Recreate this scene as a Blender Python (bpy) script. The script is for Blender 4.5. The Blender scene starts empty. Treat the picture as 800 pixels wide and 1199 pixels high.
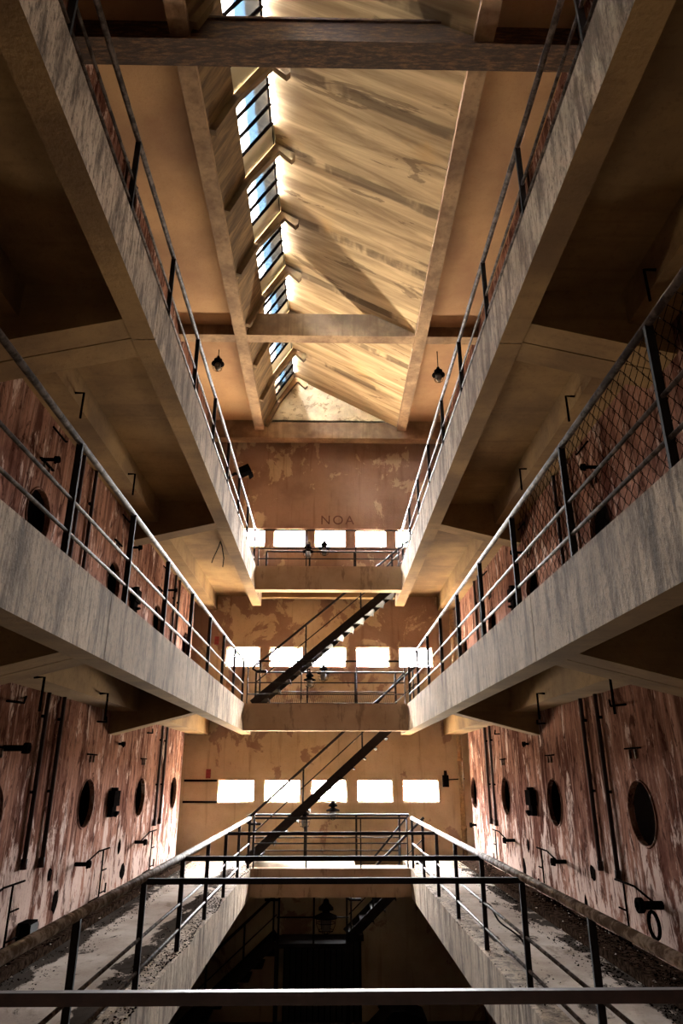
import bpy, math, random
from mathutils import Vector, Matrix, noise as mnoise
random.seed(7)
R = math.radians
# ------------------------------------------------------------------ camera
# Coordinates: x to the right, y down the hall, z up.  Heights in the code are
# given relative to the photographer's eye; OFF lifts them so the ground floor is z = 0.
OFF = 4.85
PITCH, YAW, LENS = 21.0, 1.0, 24.0
scn = bpy.context.scene
cam_d = bpy.data.cameras.new('camera'); cam = bpy.data.objects.new('camera', cam_d)
scn.collection.objects.link(cam)
cam_d.sensor_fit = 'VERTICAL'; cam_d.sensor_height = 36.0; cam_d.sensor_width = 24.0; cam_d.lens = LENS
cam_d.clip_start = 0.05; cam_d.clip_end = 300
cam.location = (0, 0, OFF); cam.rotation_euler = (R(90+PITCH), 0, R(-YAW))
scn.camera = cam
# ------------------------------------------------------------------ exposure
vs = scn.view_settings
scn.display_settings.display_device = 'sRGB'
vs.view_transform = 'Standard'; vs.look = 'None'; vs.gamma = 1.0; vs.use_curve_mapping = False
vs.exposure = 1.68
scn.cycles.diffuse_bounces = 8; scn.cycles.max_bounces = 14; scn.cycles.transparent_max_bounces = 16
# ------------------------------------------------------------------ sky
SKY = 190.0
w = bpy.data.worlds.new('sky'); scn.world = w; w.use_nodes = True
wn, wl = w.node_tree.nodes, w.node_tree.links
wn.clear()
wo = wn.new('ShaderNodeOutputWorld'); bg = wn.new('ShaderNodeBackground')
tc = wn.new('ShaderNodeTexCoord'); sx = wn.new('ShaderNodeSeparateXYZ'); rp = wn.new('ShaderNodeValToRGB')
mr = wn.new('ShaderNodeMapRange'); mr.inputs[1].default_value = -1; mr.inputs[2].default_value = 1
wl.new(tc.outputs['Generated'], sx.inputs[0]); wl.new(sx.outputs['Z'], mr.inputs[0]); wl.new(mr.outputs[0], rp.inputs[0])
e = rp.color_ramp.elements
e[0].position = 0.47; e[0].color = (0.55, 0.46, 0.34, 1)      # sunlit ground outside
e[1].position = 0.52; e[1].color = (1.0, 0.97, 0.93, 1)       # hazy bright sky
x = e.new(0.75); x.color = (1.38, 1.38, 1.36, 1)       # overcast: brighter higher up
x = e.new(1.0); x.color = (1.55, 1.58, 1.6, 1)
wl.new(rp.outputs[0], bg.inputs[0]); bg.inputs[1].default_value = SKY
wl.new(bg.outputs[0], wo.inputs[0])

# ------------------------------------------------------------------ helpers
COL = scn.collection
class MB:
    def __init__(s): s.v = []; s.f = []; s.sm = []
    def add(s, vs_, fs, smooth=False):
        n = len(s.v); s.v += [tuple(p) for p in vs_]
        for f in fs: s.f.append(tuple(i+n for i in f)); s.sm.append(smooth)
        return s
    def box(s, x0, x1, y0, y1, z0, z1):
        v = [(x, y, z) for z in (z0, z1) for y in (y0, y1) for x in (x0, x1)]
        return s.add(v, [(0,2,3,1), (4,5,7,6), (0,1,5,4), (2,6,7,3), (0,4,6,2), (1,3,7,5)])
    def prism(s, poly, y0, y1):          # polygon in x/z, run along y
        n = len(poly)
        v = [(p[0], y0, p[1]) for p in poly] + [(p[0], y1, p[1]) for p in poly]
        f = [tuple(range(n)), tuple(range(2*n-1, n-1, -1))]
        f += [(i, i+n, (i+1) % n + n, (i+1) % n) for i in range(n)]
        return s.add(v, f)
    def bar(s, a, b, w, h=None, up=(0, 0, 1)):   # rectangular bar
        h = h or w; a, b = Vector(a), Vector(b); t = (b-a).normalized(); u = Vector(up)
        if abs(t.dot(u)) > .98: u = Vector((0, 1, 0))
        r = t.cross(u).normalized(); u = r.cross(t)
        v = []
        for p in (a, b):
            for i, j in ((-1,-1), (1,-1), (1,1), (-1,1)): v.append(p + r*(w/2*i) + u*(h/2*j))
        return s.add(v, [(3,2,1,0), (4,5,6,7), (0,1,5,4), (1,2,6,5), (2,3,7,6), (3,0,4,7)])
    def tube(s, pts, r, n=8, closed=False):
        P = [Vector(p) for p in pts]; m = len(P); v = []; prev = None
        for i, p in enumerate(P):
            if closed: t = P[(i+1) % m] - P[i-1]
            else: t = P[min(i+1, m-1)] - P[max(i-1, 0)]
            t.normalize()
            if prev is None:
                u = Vector((0, 0, 1)) if abs(t.z) < .9 else Vector((0, 1, 0))
                u = (u - t*u.dot(t)).normalized()
            else: u = (prev - t*prev.dot(t)).normalized()
            prev = u; b = t.cross(u)
            for k in range(n):
                a = 2*math.pi*k/n; v.append(p + (u*math.cos(a) + b*math.sin(a))*r)
        f = []
        for i in range(m if closed else m-1):
            for k in range(n):
                j = (i+1) % m
                f.append((i*n+k, i*n+(k+1) % n, j*n+(k+1) % n, j*n+k))
        s.add(v, f, True)
        if not closed:
            c = len(s.v)-m*n
            s.f.append(tuple(c+k for k in range(n-1, -1, -1))); s.sm.append(False)
            s.f.append(tuple(c+(m-1)*n+k for k in range(n))); s.sm.append(False)
        return s
    def lathe(s, c, prof, n=16):         # prof: list of (radius, z) about a vertical axis at c
        v = []
        for r, z in prof:
            for k in range(n):
                a = 2*math.pi*k/n; v.append((c[0]+r*math.cos(a), c[1]+r*math.sin(a), c[2]+z))
        f = [(i*n+k, i*n+(k+1) % n, (i+1)*n+(k+1) % n, (i+1)*n+k) for i in range(len(prof)-1) for k in range(n)]
        return s.add(v, f, True)
    def build(s, name, mat, parent=None, origin=None):
        o = bpy.data.objects.new(name, None)
        vs_ = [Vector((x, y, z+OFF)) for x, y, z in s.v]
        root = parent
        base = Vector((0, 0, 0))
        if parent is not None:
            while root.parent: root = root.parent
            base = root.location.copy()
        elif origin is not None: base = Vector(origin) + Vector((0, 0, OFF))
        else:
            lo = [min(v[i] for v in vs_) for i in range(3)]; hi = [max(v[i] for v in vs_) for i in range(3)]
            base = Vector(((lo[0]+hi[0])/2, (lo[1]+hi[1])/2, lo[2]))
        me = bpy.data.meshes.new(name)
        me.from_pydata([tuple(v-base) for v in vs_], [], s.f)
        me.polygons.foreach_set('use_smooth', s.sm); me.update()
        me.materials.append(mat)
        bpy.data.objects.remove(o)
        o = bpy.data.objects.new(name, me); COL.objects.link(o)
        if parent is not None: o.parent = parent
        else: o.location = base
        return o
def tag(o, label=None, cat=None, group=None, kind=None):
    if label: o['label'] = label
    if cat: o['category'] = cat
    if group: o['group'] = group
    if kind: o['kind'] = kind
    return o
def empty(name, loc, label=None, cat=None, group=None, kind=None):
    o = bpy.data.objects.new(name, None); o.empty_display_size = .1
    COL.objects.link(o); o.location = (loc[0], loc[1], loc[2]+OFF)
    return tag(o, label, cat, group, kind)
def shift(o, d, parent=None):            # a copy of a part that shares its mesh
    c = o.copy(); COL.objects.link(c); c.parent = parent or o.parent
    c.location = o.location + Vector(d); return c
def ray(px, py):
    f = LENS/36*1199; p, y = R(PITCH), R(YAW)
    F = Vector((math.sin(y)*math.cos(p), math.cos(y)*math.cos(p), math.sin(p)))
    Rr = Vector((math.cos(y), -math.sin(y), 0)); U = Rr.cross(F)
    return (F + Rr*((px-400)/f) + U*((599.5-py)/f))
def on_x(px, py, X): d = ray(px, py); t = X/d.x; return d*t
def on_y(px, py, Y): d = ray(px, py); t = Y/d.y; return d*t
def on_z(px, py, Z): d = ray(px, py); t = Z/d.z; return d*t

# ------------------------------------------------------------------ materials
def lin(h):
    c = [int(h[i:i+2], 16)/255 for i in (0, 2, 4)]
    return tuple(x/12.92 if x <= .04045 else ((x+.055)/1.055)**2.4 for x in c) + (1,)
class NT:
    def __init__(s, name):
        s.m = bpy.data.materials.new(name); s.m.use_nodes = True; s.t = s.m.node_tree; s.t.nodes.clear()
        s.out = s.n('ShaderNodeOutputMaterial'); s.pos = s.n('ShaderNodeNewGeometry').outputs['Position']
    def n(s, t): return s.t.nodes.new(t)
    def l(s, a, b): s.t.links.new(a, b)
    def noise(s, scale=(1, 1, 1), sc=1.0, detail=4, rough=.55, dist=0.0, off=(0, 0, 0)):
        mp = s.n('ShaderNodeMapping'); mp.inputs['Scale'].default_value = scale; mp.inputs['Location'].default_value = off
        s.l(s.pos, mp.inputs[0])
        t = s.n('ShaderNodeTexNoise'); t.inputs['Scale'].default_value = sc; t.inputs['Detail'].default_value = detail
        t.inputs['Roughness'].default_value = rough; t.inputs['Distortion'].default_value = dist
        s.l(mp.outputs[0], t.inputs['Vector']); return t.outputs['Fac']
    def ramp(s, fac, a, b):
        r = s.n('ShaderNodeMapRange'); r.inputs[1].default_value = a; r.inputs[2].default_value = b
        r.interpolation_type = 'SMOOTHSTEP'; s.l(fac, r.inputs[0]); return r.outputs[0]
    def mix(s, fac, a, b, mode='MIX'):
        m = s.n('ShaderNodeMix'); m.data_type = 'RGBA'; m.blend_type = mode
        for i, v in ((0, fac), (6, a), (7, b)):
            if hasattr(v, 'is_output'): s.l(v, m.inputs[i])
            else: m.inputs[i].default_value = v
        return m.outputs[2]
    def math(s, op, a, b=0.0):
        m = s.n('ShaderNodeMath'); m.operation = op
        for i, v in ((0, a), (1, b)):
            if hasattr(v, 'is_output'): s.l(v, m.inputs[i])
            else: m.inputs[i].default_value = v
        return m.outputs[0]
    def sep(s, i):
        x = s.n('ShaderNodeSeparateXYZ'); s.l(s.pos, x.inputs[0]); return x.outputs[i]
    def finish(s, col, rough=.85, metal=0.0, bump=None, strength=.3, dist=.02, spec=.3):
        b = s.n('ShaderNodeBsdfPrincipled')
        if hasattr(col, 'is_output'): s.l(col, b.inputs['Base Color'])
        else: b.inputs['Base Color'].default_value = col
        if hasattr(rough, 'is_output'): s.l(rough, b.inputs['Roughness'])
        else: b.inputs['Roughness'].default_value = rough
        b.inputs['Metallic'].default_value = metal; b.inputs['Specular IOR Level'].default_value = spec
        if bump is not None:
            u = s.n('ShaderNodeBump'); u.inputs['Strength'].default_value = strength; u.inputs['Distance'].default_value = dist
            s.l(bump, u.inputs['Height']); s.l(u.outputs[0], b.inputs['Normal'])
        s.l(b.outputs[0], s.out.inputs[0]); return s.m
def plain(name, h, rough=.6, metal=0.0, spec=.4, var=.35):
    t = NT(name); c = lin(h)
    f = t.noise(sc=18, detail=3)
    col = t.mix(t.ramp(f, .35, .7), tuple(x*(1-var) for x in c[:3])+(1,), c)
    return t.finish(col, rough, metal, spec=spec)
M = {}
# fascia concrete: grey beige with dark vertical run marks
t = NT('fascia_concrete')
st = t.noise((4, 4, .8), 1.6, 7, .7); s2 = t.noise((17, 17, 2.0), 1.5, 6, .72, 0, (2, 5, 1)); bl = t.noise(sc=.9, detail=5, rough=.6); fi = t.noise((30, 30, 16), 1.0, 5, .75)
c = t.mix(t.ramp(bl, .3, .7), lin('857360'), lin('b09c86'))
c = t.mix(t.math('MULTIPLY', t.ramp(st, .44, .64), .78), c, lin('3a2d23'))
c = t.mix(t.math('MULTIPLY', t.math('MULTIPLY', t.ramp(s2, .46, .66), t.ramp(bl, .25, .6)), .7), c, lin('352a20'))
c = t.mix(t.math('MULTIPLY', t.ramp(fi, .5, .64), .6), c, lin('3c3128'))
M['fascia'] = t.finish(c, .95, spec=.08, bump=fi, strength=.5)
t = NT('end_beam_plaster')
bl = t.noise(sc=1.2, detail=5, rough=.6); fi = t.noise(sc=26, detail=4, rough=.7); st = t.noise((3, 3, .8), 1.5, 5, .65)
c = t.mix(t.ramp(bl, .3, .7), lin('957b5f'), lin('b0967a'))
c = t.mix(t.math('MULTIPLY', t.ramp(st, .54, .66), .55), c, lin('5a4636'))
M['end_beam'] = t.finish(c, .95, bump=fi, strength=.25, spec=.08)
# underside concrete: warm ochre brown
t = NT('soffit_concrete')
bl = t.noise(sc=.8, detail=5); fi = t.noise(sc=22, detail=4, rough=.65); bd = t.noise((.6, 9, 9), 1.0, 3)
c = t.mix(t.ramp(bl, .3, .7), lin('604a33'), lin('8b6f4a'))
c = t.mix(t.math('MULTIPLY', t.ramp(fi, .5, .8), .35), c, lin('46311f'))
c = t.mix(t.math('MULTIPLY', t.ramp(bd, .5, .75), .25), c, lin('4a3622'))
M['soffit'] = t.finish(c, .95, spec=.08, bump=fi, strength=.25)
# roof ceiling panels and beams
t = NT('ceiling_plaster')
bl = t.noise(sc=.7, detail=5); fi = t.noise(sc=26, detail=3)
c = t.mix(t.ramp(bl, .3, .72), lin('866549'), lin('aa8760'))
c = t.mix(t.math('MULTIPLY', t.ramp(fi, .5, .8), .25), c, lin('7a5233'))
M['ceiling'] = t.finish(c, .9, bump=fi, strength=.15)
t = NT('roof_beam_concrete')
bl = t.noise(sc=1.6, detail=5, rough=.65); fi = t.noise(sc=26, detail=3); st = t.noise((8, 8, .5), 1.5, 4)
c = t.mix(t.ramp(bl, .35, .7), lin('6e5742'), lin('9c8263'))
c = t.mix(t.math('MULTIPLY', t.ramp(st, .5, .7), .4), c, lin('5d4630'))
M['roof_beam'] = t.finish(c, .9, bump=fi, strength=.2)
# board-marked skylight slope: boards run down the slope, long mineral stains
t = NT('board_marked_concrete')
bd = t.noise((.16, 1.7, .16), 2.2, 6, .62, .8); fb = t.noise((.4, 11, .4), 1.0, 4, .6, .3)
bl = t.noise(sc=.9, detail=4); sp = t.noise((.35, 1.9, .35), 1.3, 5, .65, .8, (3, 1.7, 2)); fi = t.noise(sc=30, detail=3)
c = t.mix(t.ramp(bd, .30, .72), lin('8a7353'), lin('d4bb91'))
c = t.mix(t.math('MULTIPLY', t.ramp(fb, .45, .7), .35), c, lin('9a7f5a'))
c = t.mix(t.math('MULTIPLY', t.ramp(bl, .55, .75), .4), c, lin('c79a54'))
c = t.mix(t.math('MULTIPLY', t.ramp(sp, .60, .63), .6), c, lin('57412a'))
yy = t.math('FRACT', t.math('DIVIDE', t.math('SUBTRACT', t.sep(1), 7.45), 1.55))
ln = t.math('SUBTRACT', 1.0, t.ramp(t.math('ADD', t.math('MINIMUM', yy, t.math('SUBTRACT', 1.0, yy)), t.math('MULTIPLY', t.noise((.6, 2, .6), 2.0, 5), -.10)), .0, .03))
gp_ = t.noise((.8, .3, .8), 1.6, 4, .6, 0, (6, 2, 2))
c = t.mix(t.math('MULTIPLY', t.math('MULTIPLY', ln, t.ramp(gp_, .40, .52)), .7), c, lin('4a3824'))
M['board'] = t.finish(c, .85, bump=t.math('ADD', bd, t.math('MULTIPLY', fb, .4)), strength=.35)
t = NT('shaded_weathered_board_concrete')
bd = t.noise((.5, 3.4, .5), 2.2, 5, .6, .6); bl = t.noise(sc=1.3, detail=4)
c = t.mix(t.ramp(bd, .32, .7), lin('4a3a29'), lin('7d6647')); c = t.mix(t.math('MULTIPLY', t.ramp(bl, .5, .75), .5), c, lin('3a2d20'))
M['board_dark'] = t.finish(c, .9, bump=bd, strength=.3)  # upstand and ribs: dark weathered boards, deepened further to paint in their shade
t = NT('gable_plaster')
bl = t.noise(sc=1.3, detail=6, rough=.7, dist=.4); b2 = t.noise((2, 2, 2.6), 1.5, 6, .7, .5, (5, 2, 1)); fi = t.noise(sc=26, detail=3)
c = t.mix(t.ramp(bl, .35, .65), lin('a3947c'), lin('c9b894')); c = t.mix(t.math('MULTIPLY', t.ramp(b2, .54, .6), .6), c, lin('5a4833'))
M['gable'] = t.finish(c, .95, bump=fi, strength=.2, spec=.08)
# tank walls: wine-red stained render, pale peeled patches, dark runs
t = NT('tank_wall_render')
st = t.noise((2.2, 2.2, .10), 1.5, 6, .6, .3); s2 = t.noise((9, 9, .45), 1.3, 5, .65, .2, (4, 2, 1)); bl = t.noise((1, 1, .6), 1.1, 6, .7)
pe = t.noise((2.6, 2.6, .9), 1.7, 7, .72, .5, (1, 7, 3)); fi = t.noise((30, 30, 18), 1.0, 5, .75)
s3 = t.noise((26, 26, 1.6), 1.0, 5, .7, 0, (3, 1, 4))
c = t.mix(t.ramp(bl, .36, .64), lin('4c3028'), lin('866253'))
c = t.mix(t.math('MULTIPLY', t.ramp(s3, .48, .66), .5), c, lin('2c1b17'))
c = t.mix(t.math('MULTIPLY', t.ramp(st, .48, .64), .7), c, lin('2f1813'))
c = t.mix(t.math('MULTIPLY', t.ramp(s2, .52, .64), .55), c, lin('98796b'))
zz = t.sep(2)
def band(lo): return t.math('SUBTRACT', 1.0, t.ramp(zz, lo+.2, lo+1.6))
zm = t.math('MULTIPLY', t.ramp(zz, OFF-1.75, OFF-1.72), band(OFF-1.73))
pk = t.math('ADD', pe, t.math('MULTIPLY', zm, .13))
c = t.mix(t.math('MULTIPLY', t.ramp(pk, .56, .64), .7), c, lin('b8a297'))
dk = t.noise((3, 3, 1.2), 2.4, 5, .7, .6, (9, 3, 5))
c = t.mix(t.math('MULTIPLY', t.ramp(dk, .54, .62), .75), c, lin('2a1511'))
c = t.mix(t.math('MULTIPLY', t.ramp(fi, .52, .75), .4), c, lin('2c1812'))
M['tank'] = t.finish(c, 1.0, spec=0.0, bump=t.math('ADD', fi, pk), strength=.4)
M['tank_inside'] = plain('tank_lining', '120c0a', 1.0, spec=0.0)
# end wall: ochre plaster with remains of dull red-brown paint above
t = NT('end_wall_plaster')
bl = t.noise(sc=.8, detail=5, rough=.6); pe = t.noise((1, 1, .8), 1.15, 6, .66, .4, (2, 5, 8)); fi = t.noise(sc=28, detail=4, rough=.7); st = t.noise((7, 7, .5), 1.4, 4)
c = t.mix(t.ramp(bl, .3, .7), lin('9e8b70'), lin('baa68a'))
zz = t.sep(2)
hi = t.ramp(zz, OFF+.3, OFF+5.4)
pn = t.math('ADD', pe, t.math('SUBTRACT', t.math('MULTIPLY', hi, .15), .045))
c2 = t.mix(t.ramp(bl, .35, .65), lin('755a4b'), lin('8c7061'))
c = t.mix(t.math('MULTIPLY', t.ramp(pn, .52, .56), .85), c, c2)
c = t.mix(t.math('MULTIPLY', t.ramp(st, .55, .75), .35), c, lin('5c4026'))
c = t.mix(t.math('MULTIPLY', t.ramp(fi, .55, .78), .35), c, lin('6a4a30'))
M['end'] = t.finish(c, .95, spec=.08, bump=t.math('ADD', fi, t.ramp(pn, .52, .56)), strength=.25)
# walkway floor
t = NT('walkway_screed')
bl = t.noise(sc=1.1, detail=6, rough=.65); fi = t.noise(sc=30, detail=4, rough=.7); di = t.noise((1.6, .7, 1), 2.2, 6, .7, .5, (3, 3, 0))
c = t.mix(t.ramp(bl, .3, .7), lin('8a7e75'), lin('b0a59b'))
c = t.mix(t.math('MULTIPLY', t.ramp(di, .55, .7), .6), c, lin('5a4a3c'))
c = t.mix(t.math('MULTIPLY', t.ramp(fi, .55, .75), .4), c, lin('5c4e42'))
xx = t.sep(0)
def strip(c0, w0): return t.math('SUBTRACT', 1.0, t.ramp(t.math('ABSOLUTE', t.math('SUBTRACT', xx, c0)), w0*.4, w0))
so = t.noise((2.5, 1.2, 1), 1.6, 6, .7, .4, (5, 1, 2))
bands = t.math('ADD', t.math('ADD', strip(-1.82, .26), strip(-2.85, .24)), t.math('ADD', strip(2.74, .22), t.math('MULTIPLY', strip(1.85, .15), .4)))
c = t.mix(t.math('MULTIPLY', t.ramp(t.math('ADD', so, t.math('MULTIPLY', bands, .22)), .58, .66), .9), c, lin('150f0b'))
M['screed'] = t.finish(c, 1.0, spec=0.0, bump=fi, strength=.3)
t = NT('ochre_dust_floor')
bl = t.noise(sc=1.4, detail=6, rough=.65); fi = t.noise(sc=30, detail=4, rough=.7)
c = t.mix(t.ramp(bl, .35, .65), lin('4e3f28'), lin('6c5632'))
M['dust_floor'] = t.finish(c, .85, bump=fi, strength=.3)
M['ground'] = plain('ground_floor_concrete', '4a4038', .9)
M['post'] = plain('black_painted_steel', '1a1412', .8, .0, .15)
M['brown_bar'] = plain('brown_painted_bar', '3a2622', .5, .0, .4)
M['dark'] = plain('dark_iron', '0f0c0b', 1.0, .0, .0)
M['shutter'] = plain('dark_shutter_paint', '2c2a2b', .6, .2)
t = NT('worn_rail_pipe')
fi = t.noise(sc=9, detail=5, rough=.7)
c = t.mix(t.ramp(fi, .42, .62), lin('332924'), lin('695e57'))
M['rail'] = t.finish(c, .6, .0, bump=fi, strength=.1, spec=.25)
t = NT('rusty_beam_steel')
fi = t.noise((3, 14, 14), 2.0, 6, .75); bl = t.noise((.6, 3, 3), 2.0, 4)
c = t.mix(t.ramp(fi, .42, .7), lin('33231a'), lin('6b4c2e'))
c = t.mix(t.math('MULTIPLY', t.ramp(bl, .5, .7), .6), c, lin('2a1a12'))
M['rust'] = t.finish(c, .75, .2, bump=fi, strength=.4)
M['frame'] = plain('window_frame_rust', '8a5638', .8)
M['ledge'] = plain('ledge_soil', '3a2d25', 1.0, spec=0.0, var=.8)
t = NT('thick_worn_pipe')
fi = t.noise(sc=8, detail=5, rough=.7)
c = t.mix(t.ramp(fi, .42, .6), lin('66574c'), lin('b3a89e'))
M['thick_pipe'] = t.finish(c, .6, .1, bump=fi, strength=.2, spec=.4)
M['riser'] = plain('brown_riser_paint', '33201a', .7, spec=.2)
M['red'] = plain('red_sign_paint', '7a1e1a', .6)
M['paint_letter'] = plain('faded_letter_paint', '5c3a2c', .9)
M['debris'] = plain('dark_debris', '110c0a', 1.0, spec=0.0, var=.6)
M['speck'] = plain('pale_crumbs', 'c9c2b8', .9)
M['copper'] = plain('grey_pipe_paint', '9a7a52', .6)
def glassy(name, tint, z0=None):
    t = NT(name); tr = t.n('ShaderNodeBsdfTransparent'); gl = t.n('ShaderNodeBsdfGlossy'); gl.inputs['Roughness'].default_value = .1
    mx = t.n('ShaderNodeMixShader'); mx.inputs[0].default_value = .06
    if z0 is None: tr.inputs[0].default_value = tint
    else:
        r = t.n('ShaderNodeValToRGB'); fr = t.n('ShaderNodeMapRange')
        fr.inputs[1].default_value = z0[0]; fr.inputs[2].default_value = z0[1]
        t.l(t.math('ADD', t.sep(2), t.math('MULTIPLY', t.noise(sc=2.5, detail=3), .12)), fr.inputs[0]); t.l(fr.outputs[0], r.inputs[0])
        e = r.color_ramp.elements
        e[0].position = .0; e[0].color = (.15, .15, .145, 1); e[1].position = .32; e[1].color = (.13, .13, .13, 1)
        for p, cc in ((.42, (.024, .032, .039, 1)), (.66, (.023, .031, .038, 1)), (.74, (.016, .015, .014, 1)), (1.0, (.016, .015, .014, 1))):
            k = e.new(p); k.color = cc
        t.l(r.outputs[0], tr.inputs[0])
    t.l(tr.outputs[0], mx.inputs[1]); t.l(gl.outputs[0], mx.inputs[2]); t.l(mx.outputs[0], t.out.inputs[0]); return t.m
M['glass'] = glassy('dusty_glass', (.93, .94, .96, 1))
M['roof_glass'] = glassy('sky_tinted_roof_glass', None, (OFF+9.66, OFF+10.34))  # white and blue sky painted into the tint, brown dirt film on top
t = NT('translucent_roof_sheet')
d1 = t.n('ShaderNodeBsdfDiffuse'); d1.inputs[0].default_value = lin('c9c6b0'); d2 = t.n('ShaderNodeBsdfTranslucent'); d2.inputs[0].default_value = (.0045, .0045, .0038, 1)
ms = t.n('ShaderNodeAddShader'); t.l(d1.outputs[0], ms.inputs[0]); t.l(d2.outputs[0], ms.inputs[1]); t.l(ms.outputs[0], t.out.inputs[0])
M['sheet'] = t.m
t = NT('lamp_globe_glass'); M['globe'] = t.finish(lin('5c5852'), .3, spec=.4)

# ------------------------------------------------------------------ dimensions (metres, relative to the eye)
WL, WR = -3.27, 3.16            # tank walls
D0, D1 = -4.5, 17.2             # near and far end walls
DC = 15.0                       # far end of the void
L0 = -4.85
LV = {1: dict(z=-1.73, b=-2.23, l=-1.52, r=1.62), 2: dict(z=1.40, b=.85, l=-1.80, r=1.67), 3: dict(z=4.43, b=3.88, l=-1.69, r=1.62)}
NAME = {1: 'lowest', 2: 'middle', 3: 'uppermost'}
CEIL = 9.05
XB = [(5.25, 5.85), (10.7, 11.0)]               # cross beams
NEAR1 = 3.35                    # far edge of the gallery the camera stands on
STO = (0.55, 2.05, 15.55, 16.6) # stair opening

# ------------------------------------------------------------------ ground floor and end walls
tag(MB().box(WL-.7, WR+.7, D0-.2, D1+.2, L0-.2, L0).build('floor', M['ground']), 'dark concrete ground floor deep below the galleries', 'floor', kind='structure')
WX = [-2.15, -1.075, 0.0, 1.075, 2.15]; WW, WH = .84, .49
WZ = {1: -.36, 2: 2.72, 3: 5.86}
def end_wall(name, y, thick, label, glazed=True):
    b = MB()
    xs = sorted([WL-.7, WR+.7] + [x+s*WW/2 for x in WX for s in (-1, 1)])
    zs = sorted([L0, CEIL+1.6] + [z+s*WH/2 for z in WZ.values() for s in (-1, 1)])
    holes = lambda cx, cz: glazed and any(abs(cx-x) < WW/2 for x in WX) and any(abs(cz-z) < WH/2 for z in WZ.values())
    for i in range(len(xs)-1):
        for j in range(len(zs)-1):
            cx, cz = (xs[i]+xs[i+1])/2, (zs[j]+zs[j+1])/2
            q = lambda yy: [(xs[i], yy, zs[j]), (xs[i+1], yy, zs[j]), (xs[i+1], yy, zs[j+1]), (xs[i], yy, zs[j+1])]
            if holes(cx, cz):
                a, c = q(y), q(y+thick)
                for k in range(4): b.add([a[k], a[(k+1) % 4], c[(k+1) % 4], c[k]], [(0, 1, 2, 3)])
            else:
                b.add(q(y), [(0, 1, 2, 3)]); b.add(q(y+thick), [(3, 2, 1, 0)])
    return tag(b.build(name, M['end'], origin=(0, y, L0)), label, 'wall', kind='structure')
end_wall('wall_end', D1, .13, 'ochre and red-brown plastered end wall with three rows of windows')
end_wall('wall_near', D0, -.28, 'plastered near end wall behind the viewpoint', False)
ORD = ['leftmost', 'second from left', 'centre', 'second from right', 'rightmost']
nwin = 0
proto = None
def portal(c, sx, sy, rot):
    l = bpy.data.lights.new('daylight_portal', 'AREA'); l.shape = 'RECTANGLE'; l.size = sx; l.size_y = sy
    l.cycles.is_portal = True
    o = bpy.data.objects.new('daylight_portal', l); COL.objects.link(o)
    o.location = (c[0], c[1], c[2]+OFF); o.rotation_euler = rot
for lev in (1, 2, 3):
    z = WZ[lev]
    for i, x in enumerate(WX):
        nwin += 1
        o = empty('window_%d' % nwin, (x, D1+.08, z-WH/2), '%s window in the %s row of the end wall' % (ORD[i], NAME[lev]), 'window', kind='structure')
        f = MB(); a, h = WW/2, WH/2; y0, y1 = D1+.06, D1+.10
        f.box(x-a, x-a+.03, y0, y1, z-h, z+h); f.box(x+a-.03, x+a, y0, y1, z-h, z+h)
        f.box(x-a+.03, x+a-.03, y0, y1, z-h, z-h+.03); f.box(x-a+.03, x+a-.03, y0, y1, z+h-.03, z+h)
        fo = f.build('frame', M['frame'], o)
        MB().box(x-a+.03, x+a-.03, D1+.08, D1+.086, z-h+.03, z+h-.03).build('pane', M['glass'], fo)
        portal((x, D1+.14, z), WW, WH, (R(-90), 0, 0))
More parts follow.
